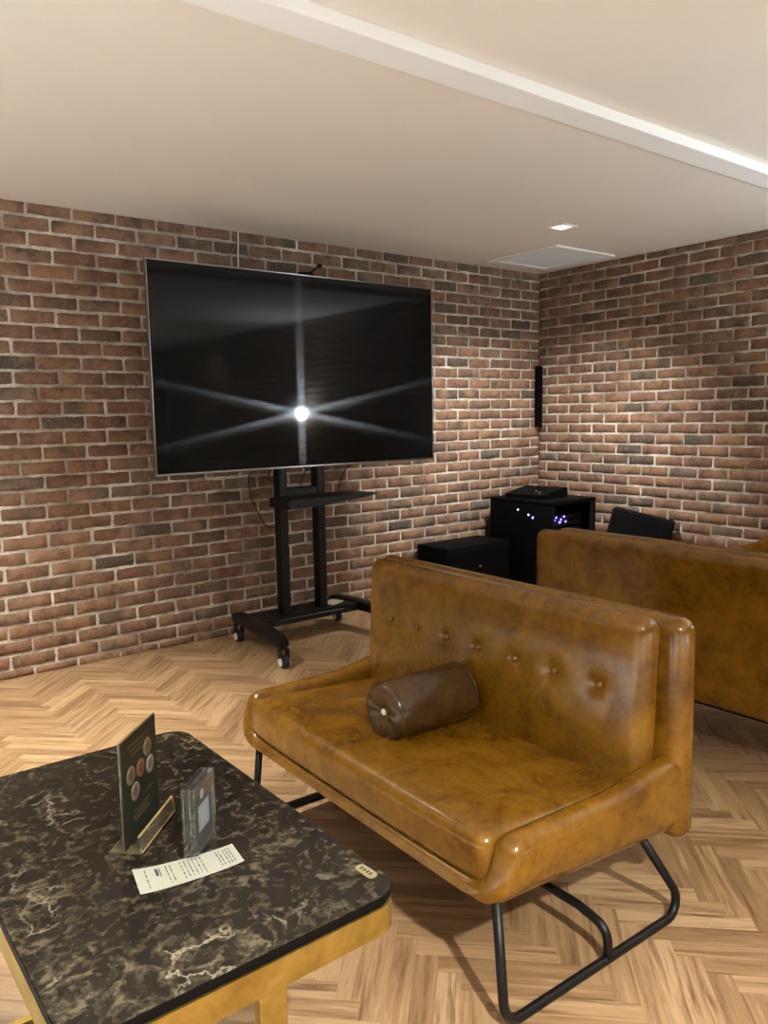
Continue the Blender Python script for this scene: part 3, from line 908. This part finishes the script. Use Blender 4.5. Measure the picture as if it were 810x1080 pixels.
# mixer on top
t = thing('audio_mixer', 'low black audio mixer lying on top of the corner equipment rack', 'mixer', (-.44, -.36, .69), math.radians(8))
bm = bmesh.new()
prism(bm, [(-.16, 0), (.16, 0), (.16, .065), (.12, .07), (-.16, .03)], -.17, .17, Matrix.Rotation(PI / 2, 4, 'X') @ Matrix.Identity(4))
link('case', bm, M_case, t, smooth=False)
Ms = Matrix.Rotation(-math.atan2(.04, .28), 4, 'Y')
for i in range(4):
    bm = bmesh.new()
    lathe(bm, [(.009, 0), (.008, .016), (0, .017)], Matrix.Translation((-.11 + .04 * (i % 2), -.10 + .055 * i, .036 + .0057 * (i % 2))), 14)
    link('knob', bm, M_silver if i < 2 else M_black, t, sharp=40)
for i in range(3):
    bm = bmesh.new(); box(bm, .0, .05, -.10 + i * .06, -.085 + i * .06, .05, .072, .003, 1); link('fader', bm, M_black, t, smooth=False)

t = thing('subwoofer', 'low black subwoofer box on the floor between the rack and the television stand', 'subwoofer', (-1.025, -.19, 0))
bm = bmesh.new(); box(bm, -.31, .31, -.16, .16, .015, .395, .008, 2); link('cabinet', bm, M_case, t, sharp=40)
bm = bmesh.new(); box(bm, -.285, .285, -.166, -.16, .04, .37, .003, 1); g_ = link('grille', bm, M_grille, t, smooth=False)
bm = bmesh.new(); box(bm, -.012, .012, -.169, -.166, .232, .248, .001, 1); o = link('badge', bm, M_silver, g_, smooth=False); o['label'] = 'small silver badge'
for x in (-.27, .27):
    for y in (-.12, .12):
        bm = bmesh.new(); lathe(bm, [(0, 0), (.02, 0), (.02, .015), (0, .015)], Matrix.Translation((x, y, 0)), 16); link('foot', bm, M_rubber, t, sharp=40)

# slanted speaker leaning by the right wall
t = thing('stage_speaker', 'black slanted speaker cabinet tilted against the right brick wall behind the rear sofa', 'speaker', (-.33, -1.06, 0), math.radians(30))
bm = bmesh.new()
Mz = Matrix.Translation((0, 0, .066)) @ Matrix.Rotation(math.radians(13), 4, 'X')
prism(bm, [(-.12, 0), (.16, 0), (.16, .545), (.02, .545)], -.21, .21, Mz @ Matrix.Rotation(PI / 2, 4, 'X'))
bmesh.ops.bevel(bm, geom=list(bm.edges), offset=.006, segments=2, affect='EDGES')
link('cabinet', bm, M_case, t, sharp=40)
bm = bmesh.new()
d_ = Vector((.14, 0, .545)).normalized(); nn = Vector((-.545, 0, .14)).normalized()
q = [Mz @ (Vector((-.12, y, 0)) + d_ * s + nn * o_) for o_ in (.001, .008) for s, y in ((.03, -.19), (.53, -.19), (.53, .19), (.03, .19))]
vs = [bm.verts.new(p) for p in q]
for f in ((0, 1, 2, 3), (4, 5, 6, 7), (0, 1, 5, 4), (1, 2, 6, 5), (2, 3, 7, 6), (3, 0, 4, 7)): bm.faces.new([vs[k] for k in f])
link('grille', bm, M_grille, t, smooth=False)
bm = bmesh.new()
prism(bm, [(-.30, 0), (.30, 0), (.27, .125), (-.27, .002)], -.13, .15, Matrix.Rotation(PI / 2, 4, 'Z') @ Matrix.Rotation(PI / 2, 4, 'X'))
link('wedge_foot', bm, M_rubber, t, smooth=False)

t = thing('column_speaker', 'slim black column speaker high in the brick corner', 'speaker', (-.043, -.030, 1.44))
bm = bmesh.new(); box(bm, -.024, .024, -.022, .020, -.24, .24, .004, 2); link('cabinet', bm, M_case, t, sharp=40)
bm = bmesh.new(); box(bm, -.019, .019, -.026, -.022, -.225, .225, .002, 1); link('grille', bm, M_grille, t, smooth=False)

# wall lamp farther along the right wall (seen as the flare on the television glass)
t = thing('wall_lamp', 'small bright wall lamp on the right brick wall beyond the frame, mirrored in the television', 'lamp', (-.005, -4.46, 1.31))
bm = bmesh.new(); lathe(bm, [(0, 0), (.05, 0), (.05, .012), (.02, .018), (.018, .05), (0, .05)], Matrix.Rotation(-PI / 2, 4, 'Y'), 24)
link('wall_plate', bm, M_black, t, sharp=40)
bm = bmesh.new(); lathe(bm, [(0, .05), (.02, .052), (.03, .07), (.03, .09), (.02, .108), (0, .112)], Matrix.Rotation(-PI / 2, 4, 'Y'), 24)
link('bulb', bm, mat('warm_bulb', (1, .9, .7), .4, Emission_Color=(1, .9, .72, 1), Emission_Strength=300), t)

# ------------------------------------------------------------------ light
def spot(x, y, power, col, ang=125, blend=1.0, size=.045, aim=(0, 0, -1)):
    L = bpy.data.lights.new('downlight_beam', 'SPOT'); L.energy = power; L.color = col
    L.spot_size = math.radians(ang); L.spot_blend = blend; L.shadow_soft_size = size
    o = bpy.data.objects.new('downlight_beam', L); COL.objects.link(o)
    o.location = (x, y, H - .012)
    o.rotation_euler = Vector(aim).to_track_quat('-Z', 'Y').to_euler()
    return o
WARM, COOL, MID = (1, .95, .84), (.92, .96, 1), (.76, .90, 1)
POW = [(205, (1, .97, .92), 104, (.26, .32, -1)), (450, WARM, 95, (0, 0, -1)), (980, WARM, 130, (0, 0, -1)), (1050, MID, 64, (0, 0, -1)), (800, MID, 64, (0, 0, -1)),
       (250, MID, 64, (0, 0, -1)), (250, MID, 64, (0, 0, -1)), (1300, MID, 70, (0, 0, -1)), (100, MID, 64, (0, 0, -1)), (60, MID, 110, (0, 0, -1))]  # narrow cool beams are the added ones, bounced off the pale floor
for (x, y), (p, c, a, d) in zip(LAMPS, POW): spot(x, y, p, c, a, aim=d)
up = spot(-.085, -4.46, 260, MID, 150, aim=(-.45, .6, 1)); up.location.z = 1.352; up.name = 'wall_lamp_added_uplight'  # upward beam added at the wall lamp to brighten the ceiling

w = bpy.data.worlds.new('world'); S.world = w; w.use_nodes = True
w.node_tree.nodes['Background'].inputs[0].default_value = (.5, .45, .4, 1)
w.node_tree.nodes['Background'].inputs[1].default_value = .02

# ------------------------------------------------------------------ camera
F = 837.88; yaw, pitch, roll = (math.radians(a) for a in (37.8413, 6.9340, -1.0635))
f = Vector((math.sin(yaw) * math.cos(pitch), math.cos(yaw) * math.cos(pitch), -math.sin(pitch)))
r0 = Vector((math.cos(yaw), -math.sin(yaw), 0)); u0 = r0.cross(f)
rt = r0 * math.cos(roll) + u0 * math.sin(roll); up = -r0 * math.sin(roll) + u0 * math.cos(roll)
cam = bpy.data.cameras.new('camera'); co = bpy.data.objects.new('camera', cam); COL.objects.link(co)
co.matrix_world = Matrix(((rt.x, up.x, -f.x, -4.9648), (rt.y, up.y, -f.y, -4.3255), (rt.z, up.z, -f.z, 1.3139), (0, 0, 0, 1)))
cam.sensor_fit = 'VERTICAL'; cam.sensor_height = 36; cam.sensor_width = 27; cam.lens = F * 36 / 1080
cam.clip_start = .05
S.camera = co
vs_ = S.view_settings
vs_.view_transform = 'Standard'; vs_.look = 'None'; vs_.gamma = 1; vs_.exposure = 0.30; vs_.use_curve_mapping = False
